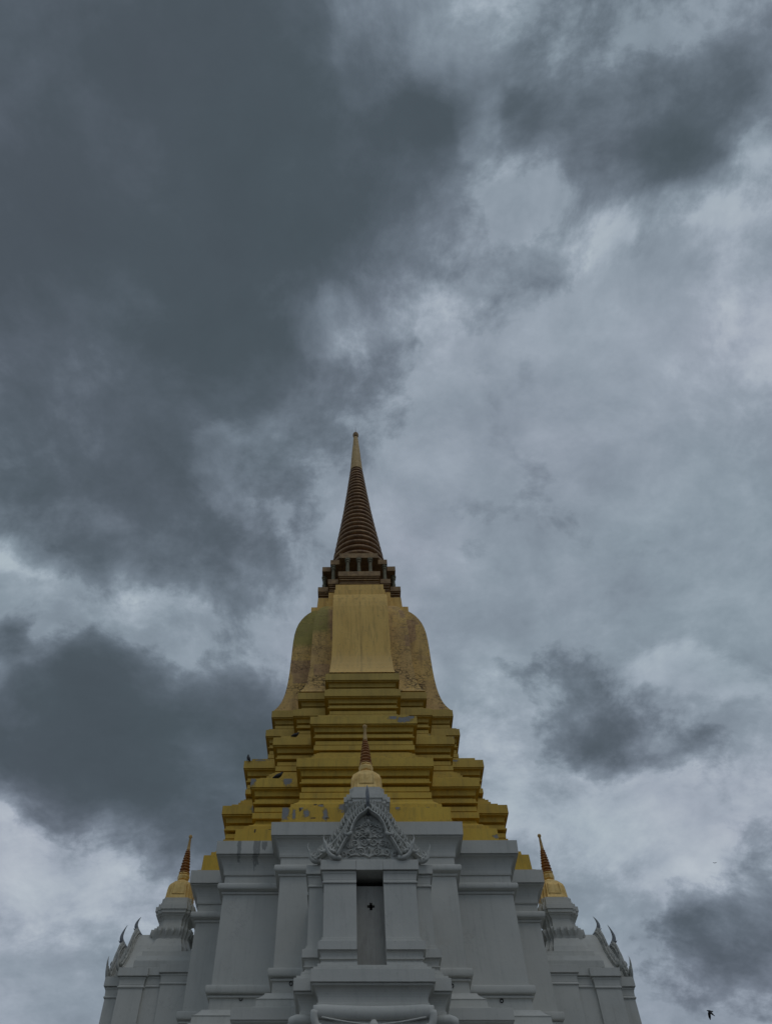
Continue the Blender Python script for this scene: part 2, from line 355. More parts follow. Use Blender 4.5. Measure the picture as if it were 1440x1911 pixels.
def tube(bm, pts, radii, n=8, flat=1.0, flat_axis=Vector((0, 1, 0))):
    """swept tube; flat scales the section along flat_axis"""
    pts = [Vector(p) for p in pts]; rows = []
    for i, p in enumerate(pts):
        t = (pts[min(i+1, len(pts)-1)]-pts[max(i-1, 0)]).normalized()
        a = flat_axis - t*flat_axis.dot(t)
        if a.length < 1e-3: a = Vector((1, 0, 0)) - t*t.x
        a.normalize(); b = t.cross(a)
        rr = radii[i] if hasattr(radii, '__len__') else radii
        rows.append([bm.verts.new(p + a*(rr*flat*math.cos(2*math.pi*k/n)) + b*(rr*math.sin(2*math.pi*k/n))) for k in range(n)])
    for p, q in zip(rows, rows[1:]):
        for k in range(n): bm.faces.new((p[k], p[(k+1) % n], q[(k+1) % n], q[k]))
    bm.faces.new(rows[0][::-1]); bm.faces.new(rows[-1])
def bez(p0, p1, p2, p3, n=10):
    o = []
    for i in range(n+1):
        t = i/n; s = 1-t
        o.append(tuple(s**3*a+3*s*s*t*b+3*s*t*t*c+t**3*d for a, b, c, d in zip(p0, p1, p2, p3)))
    return o

# ---------------------------------------------------------------- ground
bm = bmesh.new(); S = 1500
bm.faces.new([bm.verts.new(p) for p in ((-S, -S, GZ), (S, -S, GZ), (S, S, GZ), (-S, S, GZ))])
g = link('ground', bm, M_GROUND); g['kind'] = 'structure'

# ---------------------------------------------------------------- the temple
T = empty('temple', (0, 0, GZ))
T['label'] = 'tall white temple with golden stepped tower, ringed spire and three gabled porches'; T['category'] = 'temple'
ROOT = T
def part(name, bm, m, parent=None, smooth=False, label=None):
    o = link(name, bm, m, parent or ROOT, smooth)
    if parent is None: o.location = (0, 0, -GZ)
    if label: o['label'] = label
    return o
# --- white body: offsets from the wall planes
W = (2.82, 4.77, 5.93)
def lv(prof, base): return [(z, base[0]+d, base[1]+d, base[2]+d) for z, d in prof]
def arc(z0, d0, z1, d1, n=6, bulge=1):
    """quarter curve from (z0,d0) to (z1,d1); bulge 1 leaves flat in d first"""
    o = []
    for i in range(n+1):
        a = math.pi/2*i/n
        if bulge: o.append((z0+(z1-z0)*(1-math.cos(a)), d0+(d1-d0)*math.sin(a)))
        else: o.append((z0+(z1-z0)*math.sin(a), d0+(d1-d0)*(1-math.cos(a))))
    return o
def torus(zb, zt, d0, d1, n=8):
    return [(zb+(zt-zb)*(1-math.cos(math.pi*i/n))/2, d0+(d1-d0)*math.sin(math.pi*i/n)**.6) for i in range(n+1)]
prof = [(GZ, 3.2), (.3, 3.2), (.35, 3.3), (.6, 3.3), (.65, 2.9), (2.6, 2.9), (2.7, 3.05), (3.0, 3.05), (3.05, 2.0), (3.4, 2.0), (3.5, 1.7), (5.2, 1.7),
        (5.3, 1.85), (5.5, 1.85), (5.6, 1.15), (5.9, 1.1), (6.0, .95), (6.5, .85), (6.55, .55), (7.25, .55)]
prof += torus(7.28, 7.5, .6, .75) + [(7.52, .62), (7.7, .62)] + arc(7.72, .64, 8.1, .9, 6, 0) + [(8.12, .93), (8.15, .93), (8.16, .97), (8.45, .97), (8.455, .50), (8.66, .46), (8.67, .40), (8.86, .38), (8.88, .40)]
prof += [(8.90, .37), (8.93, .32), (8.99, .25), (9.06, .19), (9.11, .165), (9.115, .0), (9.47, .0), (9.475, .06), (9.52, .06), (9.525, .02), (9.56, .02), (9.565, .09)]
prof += torus(9.57, 9.80, .09, .15) + [(9.805, .02)]
bm = bmesh.new(); redent(bm, lv(prof, W)); part('stepped_plinth', bm, M_WHITE)
prof = [(9.805, .0), (12.56, -.01)]
bm = bmesh.new(); redent(bm, lv(prof, W)); part('hall_wall', bm, M_WHITE)
prof = [(12.56, .03), (12.62, .05), (12.64, .02), (12.67, .10)] + torus(12.67, 12.88, .11, .18) + [(12.885, .0), (13.18, .0), (13.185, .04), (13.22, .045)] + arc(13.23, .05, 13.72, .28, 8, 0) + [(13.74, .31), (13.76, .29), (13.775, .29), (13.78, .345), (14.23, .365), (14.232, .0)]
bm = bmesh.new(); redent(bm, lv(prof, W)); part('cornice', bm, M_WHITE)
# drain holes
for X, Y, y0 in ((449.6, 1861.5, -4.77), (543, 1833, -5.93), (843, 1837, -5.93), (935.5, 1865, -4.77)):
    p = on_y(X, Y+3, y0); bm = bmesh.new()
    n = 12
    rows = []
    for yy, rr in ((y0-.03, .055), (y0-.03, .04), (y0+.05, .04)):
        rows.append([bm.verts.new((p.x+rr*math.cos(2*math.pi*i/n), yy, p.z+rr*math.sin(2*math.pi*i/n))) for i in range(n)])
    rows.insert(0, [bm.verts.new((p.x+.055*math.cos(2*math.pi*i/n), y0+.05, p.z+.055*math.sin(2*math.pi*i/n))) for i in range(n)])
    for a, b in zip(rows, rows[1:]):
        for i in range(n): bm.faces.new((a[i], a[(i+1) % n], b[(i+1) % n], b[i]))
    bm.faces.new(rows[-1])
    part('drain_pipe', bm, M_DARK)
# --- gold tiers: (z, w1, w2, d1)
def tier(name, base, zb, zf0, zf1, steps, neck=-.28, foot=None, label=None):
    """zb bottom of mouldings, zf0..zf1 the fascia, steps = risers above it (z top, offset)"""
    h = zf0-zb; k = h/1.105; Z = lambda drop: zf0-drop*k
    pr = []
    if h > .8:
        pr += [(zb, -.17), (Z(.89), -.17), (Z(.885), -.28), (Z(.835), -.28), (Z(.83), -.22), (Z(.655), -.22), (Z(.65), -.38), (Z(.565), -.38),
               (Z(.56), -.15), (Z(.505), -.145), (Z(.50), -.20), (Z(.365), -.20), (Z(.36), -.31), (Z(.255), -.31), (Z(.25), -.19)]
    else:
        k = 1.; pr += [(zb, -.18), (Z(.33), -.18), (Z(.325), -.28), (Z(.255), -.28), (Z(.25), -.18)]
    pr += [(Z(a), d) for a, d in arc(.245, -.185, .07, -.14, 5, 0)]
    pr += [(Z(.055), -.135), (Z(.05), -.045), (Z(.004), -.045), (zf0, 0.), (zf1, 0.)]
    d = 0.
    for zt, nd in steps: pr += [(pr[-1][0]+.004, nd), (zt, nd)]
    bm = bmesh.new(); redent(bm, lv(pr, base)); return part(name, bm, M_GOLD, label=label)
T3 = (2.524, 4.329, 5.605); T4 = (2.123, 3.695, 5.035); T5 = (1.613, 3.015, 4.313); T6 = (1.608, 2.864, 4.127)
foot = [(14.233, 2.9, 4.66, 6.0)]
bm = bmesh.new(); redent(bm, [(14.236, 2.88, 4.64, 6.13), (14.40, 2.88, 4.64, 6.13), (14.404, 2.88, 4.64, 6.0), (14.96, 2.88, 4.63, 5.98), (14.964, 2.64, 4.40, 5.78), (15.22, 2.63, 4.39, 5.77), (15.224, 2.55, 4.3, 5.66), (15.36, 2.52, 4.22, 5.6), (15.42, 2.46, 4.12, 5.52), (15.50, 2.40, 4.06, 5.44), (15.648, 2.33, 4.02, 5.40)])
part('gold_footing', bm, M_GOLD)
tier('stepped_tier', T3, 15.65, 16.84, 17.20, [(17.44, -.30), (17.66, -.52), (17.80, -.59), (17.92, -.70), (18.03, -.80), (18.08, -.86)])
tier('stepped_tier', T4, 18.085, 19.19, 19.545, [(19.83, -.28), (19.95, -.52), (20.03, -.64), (20.10, -.78), (20.14, -.90)])
tier('stepped_tier', T5, 20.145, 21.17, 21.51, [(21.63, -.11), (21.70, -.20)], neck=-.24)
tier('stepped_tier', T6, 21.705, 22.20, 22.56, [(22.66, -.09)], neck=-.20)
# --- bell shaped body
B = [(22.66, 4.10), (22.8, 3.98), (22.95, 3.87), (23.15, 3.77), (23.4, 3.69), (23.7, 3.62), (24.1, 3.56), (24.6, 3.51), (25.2, 3.475), (25.9, 3.45), (26.5, 3.435), (27.1, 3.41), (27.6, 3.37), (28.0, 3.30), (28.35, 3.20), (28.65, 3.06), (28.9, 2.90), (29.1, 2.72), (29.25, 2.54), (29.33, 2.40)]
def bodyl(z, d):
    fl = max(0, (24.2-z))*.06 if z < 24.2 else 0
    return (z, 1.36+fl, d*.69, d)
FR = [0, 4, 5, 9, 10, 14, 15, 19]
# face i runs from vertex i to i+1; faces 4,9,14,19 are the four outermost bay fronts
bm = bmesh.new(); redent(bm, [bodyl(z, d) for z, d in B], mi=lambda i: 1 if i % 5 == 4 else 0)
bell = part('bell_body', bm, [M_BODY, M_PANEL])
# neck and crown
bm = bmesh.new(); redent(bm, [(29.2, 1.32, 1.75, 2.58), (29.62, 1.32, 1.75, 2.58), (29.624, 1.27, 1.66, 2.28), (30.38, 1.27, 1.66, 2.24)]); part('neck', bm, M_PANEL)
def lv3(rows, base): return [(z, base[0]+d, base[1]+d, base[2]+d) for z, d in rows]
CB = (1.14, 1.71, 2.28)
bm = bmesh.new(); redent(bm, lv3([(30.384, -.14), (30.46, -.14), (30.47, -.06), (30.51, -.06), (30.52, -.2), (30.60, -.2), (30.61, -.09), (30.66, -.09), (30.67, -.2), (30.78, -.2), (30.79, -.07), (30.85, -.07), (30.86, -.14), (30.94, -.14), (30.95, -.05), (31.03, -.05), (31.04, 0.), (31.40, 0.)], CB)); crown = part('crown_base', bm, [M_CROWN])
CT = (1.08, 1.60, 2.08)
bm = bmesh.new(); redent(bm, lv3([(32.78, -.0), (33.16, 0.)], CT)); part('crown_slab', bm, M_CROWN)
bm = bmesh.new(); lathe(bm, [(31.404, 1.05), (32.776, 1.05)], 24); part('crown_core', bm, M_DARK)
cols = [(x, -1.98) for x in (-.62, 0.02, .64)] + [(s*1.42, -1.45) for s in (-1, 1)] + [(s*1.3, y) for s in (-1.45, 1.45) for y in (-.85,)]
allc = set()
for k in range(4):
    c, s = [(1, 0), (0, 1), (-1, 0), (0, -1)][k]
    for x, y in [(-.63, -1.96), (0, -1.96), (.63, -1.96), (1.43, -1.43)]: allc.add((round(x*c-y*s, 3), round(x*s+y*c, 3)))
colm = None
for x, y in sorted(allc):
    if colm is None:
        bm = bmesh.new(); lathe(bm, [(0, .13), (.06, .13), (.08, .105), (.5, .095), (1.0, .085), (1.06, .085), (1.08, .12), (1.14, .13), (1.22, .11), (1.25, .15), (1.372, .16)], 14)
        cobj = part('column', bm, M_COL, smooth=False); colm = cobj
    else:
        cobj = colm.copy(); C.objects.link(cobj)
    cobj.location = (x, y, 31.404-GZ)
# --- ringed spire
def rad(z):
    P_ = [(33.16, 1.72), (34.4, 1.58), (35.2, 1.48), (35.8, 1.40), (37.67, 1.155), (39.66, .915), (41.78, .70), (44.55, .445)]
    for (a, ra), (b, rb) in zip(P_, P_[1:]):
        if z <= b: return ra+(rb-ra)*(z-a)/(b-a)
    return P_[-1][1]
bm = bmesh.new(); z = 33.165; prof = [(z, 1.60)]
while z < 44.45:
    R = rad(z+.15); h = .24+.215*R; h = min(h, 44.6-z) if 44.6-z > .12 else h
    for i in range(9):
        a = math.pi*i/8
        prof.append((z+.02*h+h*.62*(1-math.cos(a))/2, R*.74+R*.26*math.sin(a)**.6))
    prof.append((z+h*.66, R*.70)); prof.append((z+h*.99, R*.70)); z += h
prof.append((z+.02, .40))
lathe(bm, prof, 40); part('ring_stack', bm, M_RING)
zt = z+.02
bm = bmesh.new(); lathe(bm, [(zt, .425), (zt+.06, .43), (46.9, .30), (48.0, .225), (48.95, .165), (49.0, .155)], 28); part('spire_cone', bm, M_CONE, smooth=True)
bm = bmesh.new(); lathe(bm, [(49.0, .16)] + [(49.35-.34*math.cos(math.pi*i/10), .05+.17*math.sin(math.pi*i/10)) for i in range(1, 10)] + [(49.75, .04)], 20); part('finial_knob', bm, M_CROWN, smooth=True)
bm = bmesh.new(); lathe(bm, [(49.75, .022), (50.6, .008)], 8); part('lightning_rod', bm, M_METAL)

# ---------------------------------------------------------------- porches (local frame: the porch looks towards -y)
def build_porch():
    P = empty('porch', (0, 0, -GZ), ROOT)
    def sub(name, bm, m, smooth=False, label=None):
        o = link(name, bm, m, P, smooth)
        if label: o['label'] = label
        return o
    Y = lambda p: -p
    # pillars: levels of (z, offset)
    capz = lambda t: [(10.78+t, 0), (10.785+t, .035), (10.82+t, .04), (10.85+t, .015), (10.87+t, .01)] + arc(10.88+t, .015, 11.06+t, .055, 5, 0) + [(11.09+t, .06), (11.10+t, .03), (11.125+t, .03), (11.13+t, .10), (11.39+t, .10)]
    basez = [(8.60, .12), (8.66, .12), (8.665, .05), (8.72, .05), (8.725, .03), (8.78, .03), (8.785, .07), (8.82, .075)] + arc(8.83, .03, 8.97, .09, 5, 0) + [(8.995, .08), (9.0, .125), (9.215, .125), (9.22, .06), (9.262, .06), (9.266, .03), (9.30, .03), (9.335, .03), (9.34, 0)]
    for s in (-1, 1):
        bm = bmesh.new(); a, b = sorted((s*.375, s*1.275))
        rect(bm, a, b, -8.95, -8.45, basez+capz(0), sides=((1, 0, 1, 0) if s < 0 else (0, 1, 1, 0)))
        sub('pillar', bm, M_WHITE)
        bm = bmesh.new(); a, b = sorted((s*1.0, s*1.71))
        rect(bm, a, b, -8.43, -7.60, [(z+.02, d) for z, d in basez]+capz(.15), sides=((1, 0, 1, 1) if s < 0 else (0, 1, 1, 1)))
        sub('pillar', bm, M_WHITE)
        bm = bmesh.new(); a, b = sorted((s*1.0, s*1.74))
        rect(bm, a, b, -7.02, -5.9, [(z+.02, d) for z, d in basez]+capz(.25), sides=((1, 0, 1, 0) if s < 0 else (0, 1, 1, 0)))
        sub('pillar', bm, M_WHITE)
    bm = bmesh.new(); box(bm, -1.62, 1.62, -8.0, -5.9, 8.6, 11.63)
    rect(bm, -1.62, 1.62, -7.55, -7.0, capz(.2), sides=(1, 1, 0, 0)); sub('porch_wall', bm, M_WHITE)
    # lintel over the opening and closing panel with a cross shaped hole
    bm = bmesh.new(); box(bm, -.373, .373, -9.06, -8.3, 11.115, 11.398); sub('lintel', bm, M_WHITE)
    bm = bmesh.new(); zt_ = 10.88; y0, y1 = -8.60, -8.50; cx, cz = .02, 10.32; a, t = .10, .035
    box(bm, -.375, cx-a, y0, y1, 8.5, zt_); box(bm, cx+a, .375, y0, y1, 8.5, zt_)
    box(bm, cx-a, cx+a, y0, y1, 8.5, cz-a); box(bm, cx-a, cx+a, y0, y1, cz+a, zt_)
    box(bm, cx-a, cx-t, y0, y1, cz-a, cz-t); box(bm, cx+t, cx+a, y0, y1, cz-a, cz-t)
    box(bm, cx-a, cx-t, y0, y1, cz+t, cz+a); box(bm, cx+t, cx+a, y0, y1, cz+t, cz+a)
    bmesh.ops.remove_doubles(bm, verts=bm.verts[:], dist=1e-5)
    sub('closing_panel', bm, M_BEIGE, label='set-back beige panel with a cross-shaped hole')
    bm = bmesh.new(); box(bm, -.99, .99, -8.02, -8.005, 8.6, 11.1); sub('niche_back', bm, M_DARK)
    # platform under the porch
    fr = [(GZ, .4), (.6, .4), (.7, .2), (5.0, .1), (5.1, -.05), (7.2, -.22), (7.3, -.2), (7.66, -.2), (7.67, -.17), (7.74, -.17), (7.745, -.2), (7.80, -.2)] + arc(7.81, -.2, 8.08, -.04, 7, 0) + [(8.11, -.02), (8.12, -.05), (8.145, -.05), (8.15, 0), (8.45, 0), (8.454, -.06), (8.52, -.06), (8.524, -.16), (8.6, -.16)]
    bm = bmesh.new(); rect(bm, -1.55, 1.55, -9.30, -8.4, fr, sides=(1, 1, 1, 0)); sub('platform', bm, M_WHITE)
    bm = bmesh.new(); rect(bm, -2.0, 2.0, -8.77, -5.5, [(z-.002, d) for z, d in fr], sides=(1, 1, 1, 0)); sub('platform', bm, M_WHITE)
    # side roll under the outer platform
    for s in (-1, 1):
        bm = bmesh.new(); tube(bm, [(s*1.5, -8.66, 7.5), (s*1.88, -8.66, 7.52), (s*1.98, -8.62, 7.5), (s*2.0, -8.4, 7.5), (s*2.0, -7.2, 7.5)], .13, 10); sub('roll_moulding', bm, M_WHITE, True)
    # curved moulding with curled ends over the lower niche
    bm = bmesh.new()
    top = []
    for i in range(25):
        t = i/24*2-1; top.append((1.46*t, -9.26, 7.46+.05*t*t))
    tube(bm, top, [.135+.03*min(1, (1-abs(i/12-1))*6) for i in range(25)], 12, flat=.7)
    box(bm, -1.40, 1.40, -9.26, -9.0, 6.0, 7.46)
    for s in (-1, 1):
        tube(bm, bez((s*1.40, -9.27, 7.50), (s*1.5, -9.27, 7.2), (s*1.15, -9.28, 7.0), (s*1.30, -9.28, 7.22), 14), [.11-.004*i for i in range(15)], 10)
        tube(bm, bez((s*1.25, -9.33, 7.36), (s*.8, -9.35, 7.27), (s*.5, -9.35, 7.22), (s*.12, -9.33, 7.20), 12), .022, 6)
        tube(bm, bez((s*1.36, -9.25, 7.2), (s*1.4, -9.25, 6.6), (s*1.42, -9.25, 6.0), (s*1.42, -9.22, 5.2), 8), .09, 8)
    tube(bm, [(0, -9.30, 7.30), (0, -9.31, 7.15), (0, -9.30, 7.0), (0, -9.3, 6.9)], [.06, .16, .17, .05], 12)
    sub('scroll_moulding', bm, M_WHITE, True)
    # ---- gables
    def gpath(sx, pts, p, n=7):
        o = []
        for q in pts:
            o.append((sx*q[0], -p, q[1]))
        return o
    def smooth_path(pts, m=6):
        P_ = [Vector(p) for p in pts]; P_ = [P_[0]*2-P_[1]] + P_ + [P_[-1]*2-P_[-2]]; o = []
        for i in range(1, len(P_)-2):
            for k in range(m):
                t = k/m; a, b, c, d = P_[i-1:i+3]
                o.append(.5*((2*b)+(c-a)*t+(2*a-5*b+4*c-d)*t*t+(3*b-a-3*c+d)*t**3))
        o.append(P_[-2]); return o
    shapeA = [(0, 12.98), (.11, 12.86), (.24, 12.77), (.35, 12.66), (.45, 12.48), (.52, 12.27), (.56, 12.13), (.66, 12.02), (.78, 11.80), (.93, 11.50)]
    shapeB = [(0, 13.42), (.20, 13.30), (.42, 13.10), (.62, 12.80), (.78, 12.48), (1.0, 12.18), (1.28, 11.86), (1.50, 11.66)]
    def gable(shape, p, depth, zb, hookx, tag_):
        full = [(-x, z) for x, z in shape[::-1]] + [(x, z) for x, z in shape[1:]]
        bm = bmesh.new()       # solid gable and the roof running back from it
        a = [bm.verts.new((x, -p+.08, z)) for x, z in full]; b = [bm.verts.new((x*.99, -p+depth, z)) for x, z in full]
        a0 = [bm.verts.new((full[0][0], -p+.08, zb)), bm.verts.new((full[-1][0], -p+.08, zb))]; b0 = [bm.verts.new((full[0][0], -p+depth, zb)), bm.verts.new((full[-1][0], -p+depth, zb))]
        bm.faces.new(a+[a0[1], a0[0]]); bm.faces.new((b+[b0[1], b0[0]])[::-1])
        for i in range(len(a)-1): bm.faces.new((a[i], a[i+1], b[i+1], b[i]))
        bm.faces.new((a[0], b[0], b0[0], a0[0])); bm.faces.new((a[-1], b[-1], b0[1], a0[1]))
        sub('gable_roof', bm, M_CARVE if tag_ else M_WHITE)
        for s in (-1, 1):
            path = smooth_path([(s*x, -p-.03, z) for x, z in shape], 5)
            bm = bmesh.new(); tube(bm, path, .040, 8, flat=3.0); tube(bm, [q+Vector((0, -.11, 0)) for q in path], .026, 6)
            # stepped outer board between bargeboard and crockets
            out = [q+Vector((s*.09, .05, .06)) for q in path]; tube(bm, out, .045, 6, flat=.9)
            nx, nz = shape[6]
            tube(bm, bez((s*(nx-.06), -p-.12, nz+.06), (s*(nx+.02), -p-.16, nz-.06), (s*(nx+.14), -p-.16, nz-.05), (s*(nx+.15), -p-.13, nz+.08), 6), [.05, .055, .055, .048, .036, .022, .005], 6)
            sub('bargeboard', bm, M_CARVE, True)
            bm = bmesh.new(); N = 15
            for i in range(N):
                t = (i+.6)/N; q = path[int(t*(len(path)-1))]
                L = (.33 if tag_ else .37)*(1-.25*t)*min(1, .72+t)
                q = q+Vector((s*.07, .0, -.02))
                lean = s*(-.07+.10*t)
                pts = bez(q, q+Vector((s*.07, -.03, .06)), q+Vector((s*.09+lean*.2, -.02, L*.5)), q+Vector((s*.0+lean, -.05, L)), 7)
                tube(bm, pts, [.026, .034, .036, .032, .026, .019, .011, .002], 5, flat=1.1)
                pts = bez(q+Vector((s*.07, .03, 0)), q+Vector((s*.13, .03, .03)), q+Vector((s*.14, .03, .12)), q+Vector((s*.08, .0, .24)), 5)
                tube(bm, pts, [.022, .028, .026, .019, .011, .002], 5, flat=1.0)
            sub('crocket_row', bm, M_CARVE, True)
            # hooked end
            ex, ez = shape[-1]
            bm = bmesh.new()
            b0_ = Vector((s*(ex-.12), -p-.04, ez-.02)); tip = Vector((s*hookx, -p-.10, 12.14))
            pts = bez(b0_, b0_+Vector((s*.22, 0, -.10)), Vector((s*(hookx-.06), -p-.10, 11.62)), Vector((s*(hookx-.05), -p-.10, 11.80)), 8)
            pts += bez(pts[-1], Vector((s*(hookx-.02), -p-.11, 11.92)), Vector((s*(hookx+.07), -p-.11, 12.0)), tip, 6)[1:]
            tube(bm, pts, [.07, .072, .072, .066, .06, .054, .048, .043, .040, .038, .033, .026, .018, .010, .003], 8)
            for k, (dx, dz, l) in enumerate(((.0, .0, .20), (.06, .07, .17), (-.07, -.03, .16))):
                q = Vector((s*(hookx-.22+dx), -p-.08, 11.64+dz)); tube(bm, bez(q, q+Vector((s*.1, 0, .02)), q+Vector((s*.06, 0, .12)), q+Vector((-s*.03, 0, l)), 5), [.05, .055, .045, .032, .018, .003], 6)
            sub('roof_finial', bm, M_CARVE, True)
        # apex horn
        z0 = shape[0][1]; bm = bmesh.new()
        pts = bez((0, -p+.10, z0-.10), (0, -p-.02, z0+.05), (0, -p-.03, z0+.10), (0, -p-.10, z0+.18), 6)
        pts += bez(pts[-1], (0, -p-.22, z0+.30), (0, -p-.22, z0+.45), (0, -p-.06, z0+(.80 if tag_ else .66)), 8)[1:]
        tube(bm, pts, [.07, .066, .058, .052, .048, .048, .051, .054, .056, .053, .047, .039, .029, .018, .004], 8, flat=1.25)
        tube(bm, [(0, -p-.09, z0+.20), (0, -p-.20, z0+.17), (0, -p-.27, z0+.24)], [.045, .032, .004], 6)
        sub('apex_finial', bm, M_FIN, True)
        if tag_: return
    gable(shapeA, 9.02, 1.1, 11.40, 1.28, 1)
    gable(shapeB, 8.56, .9, 11.42, 1.76, 0)
    bm = bmesh.new(); box(bm, -1.36, 1.36, -9.03, -8.2, 11.392, 11.43); sub('roof_ledge', bm, M_WHITE)
    # scrollwork in the tympanum
    bm = bmesh.new()
    def spiral(cx, cz, r, turns, ph, sgn, th=.021):
        pts = []; N = int(14*turns)
        for i in range(N+1):
            t = i/N; a = ph+sgn*2*math.pi*turns*t; rr = r*(1-.82*t)
            pts.append((cx+rr*math.cos(a), -8.95-.04*t, cz+rr*math.sin(a)))
        tube(bm, pts, [th*(1.15-.5*i/N) for i in range(N+1)], 6)
    rs = random.Random(3)
    for s in (-1, 1):
        for (x, z, r, tu, ph) in ((.17, 12.30, .12, 1.4, -2), (.36, 12.20, .10, 1.3, 1), (.14, 11.98, .13, 1.4, 2.2), (.40, 11.94, .12, 1.5, -1), (.22, 11.70, .13, 1.5, .6), (.50, 11.68, .12, 1.4, 2.4), (.72, 11.62, .08, 1.2, 0), (.10, 12.55, .08, 1.2, 1.8), (.26, 12.48, .07, 1.1, -.6), (.60, 11.86, .06, 1.1, 2)):
            spiral(s*x, z, r, tu, ph if s > 0 else math.pi-ph, s)
        for (x0, z0, x1, z1) in ((.0, 11.52, .25, 11.56), (.25, 11.56, .6, 11.52), (.02, 12.75, .1, 12.65), (.05, 12.1, .28, 12.08), (.3, 12.4, .42, 12.3)):
            tube(bm, bez((s*x0, -8.95, z0), (s*(x0+.08), -8.99, z0+.08), (s*(x1-.05), -8.99, z1+.08), (s*x1, -8.95, z1), 6), [.012, .022, .026, .026, .022, .014, .006], 6)
        for i in range(26):
            z = rs.uniform(11.52, 12.6); x = rs.uniform(.03, max(.08, (12.85-z)*.62)); a = rs.uniform(0, 6.28); l = rs.uniform(.05, .09)
            tube(bm, [(s*x, -8.945, z), (s*(x+l*.5*math.cos(a)), -8.99, z+l*.5*math.sin(a)), (s*(x+l*math.cos(a)), -8.95, z+l*math.sin(a))], [.008, .024, .004], 5)
    for z, r in ((12.62, .05), (12.28, .045), (12.0, .06), (11.75, .05)):
        tube(bm, [(0, -8.94, z-.09), (0, -9.01, z), (0, -8.95, z+.1)], [.02, r, .006], 8)
    sub('tympanum_carving', bm, M_CARVE, True)
    # ---- miniature chedi on the porch roof
    cc = (0, -7.25)
    bm = bmesh.new()
    rect(bm, -1.30, 1.30, -8.10, -5.9, [(11.632, .32), (11.80, .34), (11.84, .34), (11.845, .2), (12.08, .12)], sides=(1, 1, 0, 0))
    rect(bm, -1.05, 1.05, -8.05, -5.9, [(12.082, .0), (12.36, -.02), (12.40, -.02)])
    redent(bm, [(12.402, .60, .74, .92), (12.66, .56, .70, .86), (12.664, .56, .68, .82), (12.80, .50, .62, .76), (12.95, .46, .56, .70), (13.02, .44, .54, .64), (13.10, .46, .56, .66), (13.30, .50, .62, .76), (13.38, .50, .62, .76), (13.40, .36, .46, .56),
                (13.74, .34, .44, .53), (13.80, .37, .47, .56), (13.86, .40, .50, .60), (13.865, .43, .53, .63), (13.91, .43, .53, .63), (13.93, .46, .60, .70), (14.04, .46, .60, .70), (14.044, .50, .62, .74), (14.22, .50, .62, .74), (14.224, .46, .56, .66), (14.34, .46, .56, .66), (14.344, .44, .5, .56), (14.55, .44, .5, .56)], cc)
    for k in range(4):
        c, s_ = [(1, 0), (0, 1), (-1, 0), (0, -1)][k]
        for i in range(4):
            x = -.36+.24*i; y = -.73
            X0, Y0 = x*c-y*s_, x*s_+y*c
            tube(bm, [(cc[0]+X0, cc[1]+Y0, 13.34), (cc[0]+X0*1.02, cc[1]+Y0*1.02, 13.22), (cc[0]+X0, cc[1]+Y0*.98, 13.08)], [.075, .07, .006], 6)
    sub('chedi_base', bm, M_WHITE)
    bm = bmesh.new()
    S_ = lambda z, h, w: (z, h*.60*w, h*.80, h)
    redent(bm, [S_(14.554, .535, 1), S_(14.60, .53, 1), S_(14.66, .515, 1), S_(14.78, .50, 1), S_(14.95, .49, 1), S_(15.08, .475, 1), S_(15.17, .45, 1), S_(15.24, .41, 1), S_(15.30, .35, 1), S_(15.34, .29, 1), S_(15.36, .25, 1), S_(15.42, .22, 1)], cc)
    # raised frame on each face
    for k in range(4):
        c, s_ = [(1, 0), (0, 1), (-1, 0), (0, -1)][k]
        R_ = lambda x, y: (cc[0]+x*c-y*s_, cc[1]+x*s_+y*c)
        for pts in ([(-.235, -.50, 14.74), (-.225, -.495, 14.95), (-.21, -.478, 15.12)], [(.235, -.50, 14.74), (.225, -.495, 14.95), (.21, -.478, 15.12)], [(-.24, -.512, 14.73), (0, -.515, 14.73), (.24, -.512, 14.73)]):
            tube(bm, [(*R_(x, y), z) for x, y, z in pts], .014, 6)
    sub('gilded_bell', bm, M_GILT)
    bm = bmesh.new(); lathe(bm, [(15.42, .17), (15.47, .17), (15.49, .22), (15.56, .235), (15.60, .245), (15.66, .24), (15.665, .18), (15.70, .18), (15.71, .225), (15.745, .22), (15.75, .16)], 8, cc); sub('gilded_collar', bm, M_GILT)
    bm = bmesh.new(); z = 15.75; pr = [(z, .15)]
    for i in range(9):
        h = .135-.006*i; R = .20-.0132*i
        pr += [(z+.006, R*.55), (z+h*.12, R*.98), (z+h*.34, R*1.1), (z+h*.52, R*1.02), (z+h*.62, R*.56), (z+h*.98, R*.5)]; z += h
    lathe(bm, pr, 20, cc); sub('spire_rings', bm, M_GILTR)
    bm = bmesh.new(); lathe(bm, [(z, .06), (z+.03, .075), (z+.06, .068), (17.28, .042), (17.30, .06), (17.345, .075), (17.39, .072), (17.43, .03)], 16, cc); sub('spire_tip', bm, M_CONE, True)
    return P
P0 = build_porch()
P0['label'] = 'front porch with carved gable and cross-pierced panel'
for a, lb in ((math.pi/2, 'right side porch seen from its flank'), (-math.pi/2, 'left side porch seen from its flank')):
    r = P0.copy(); C.objects.link(r); r.rotation_euler = (0, 0, a); r['label'] = lb
    for ch in list(P0.children):
        c = ch.copy(); C.objects.link(c); c.parent = r

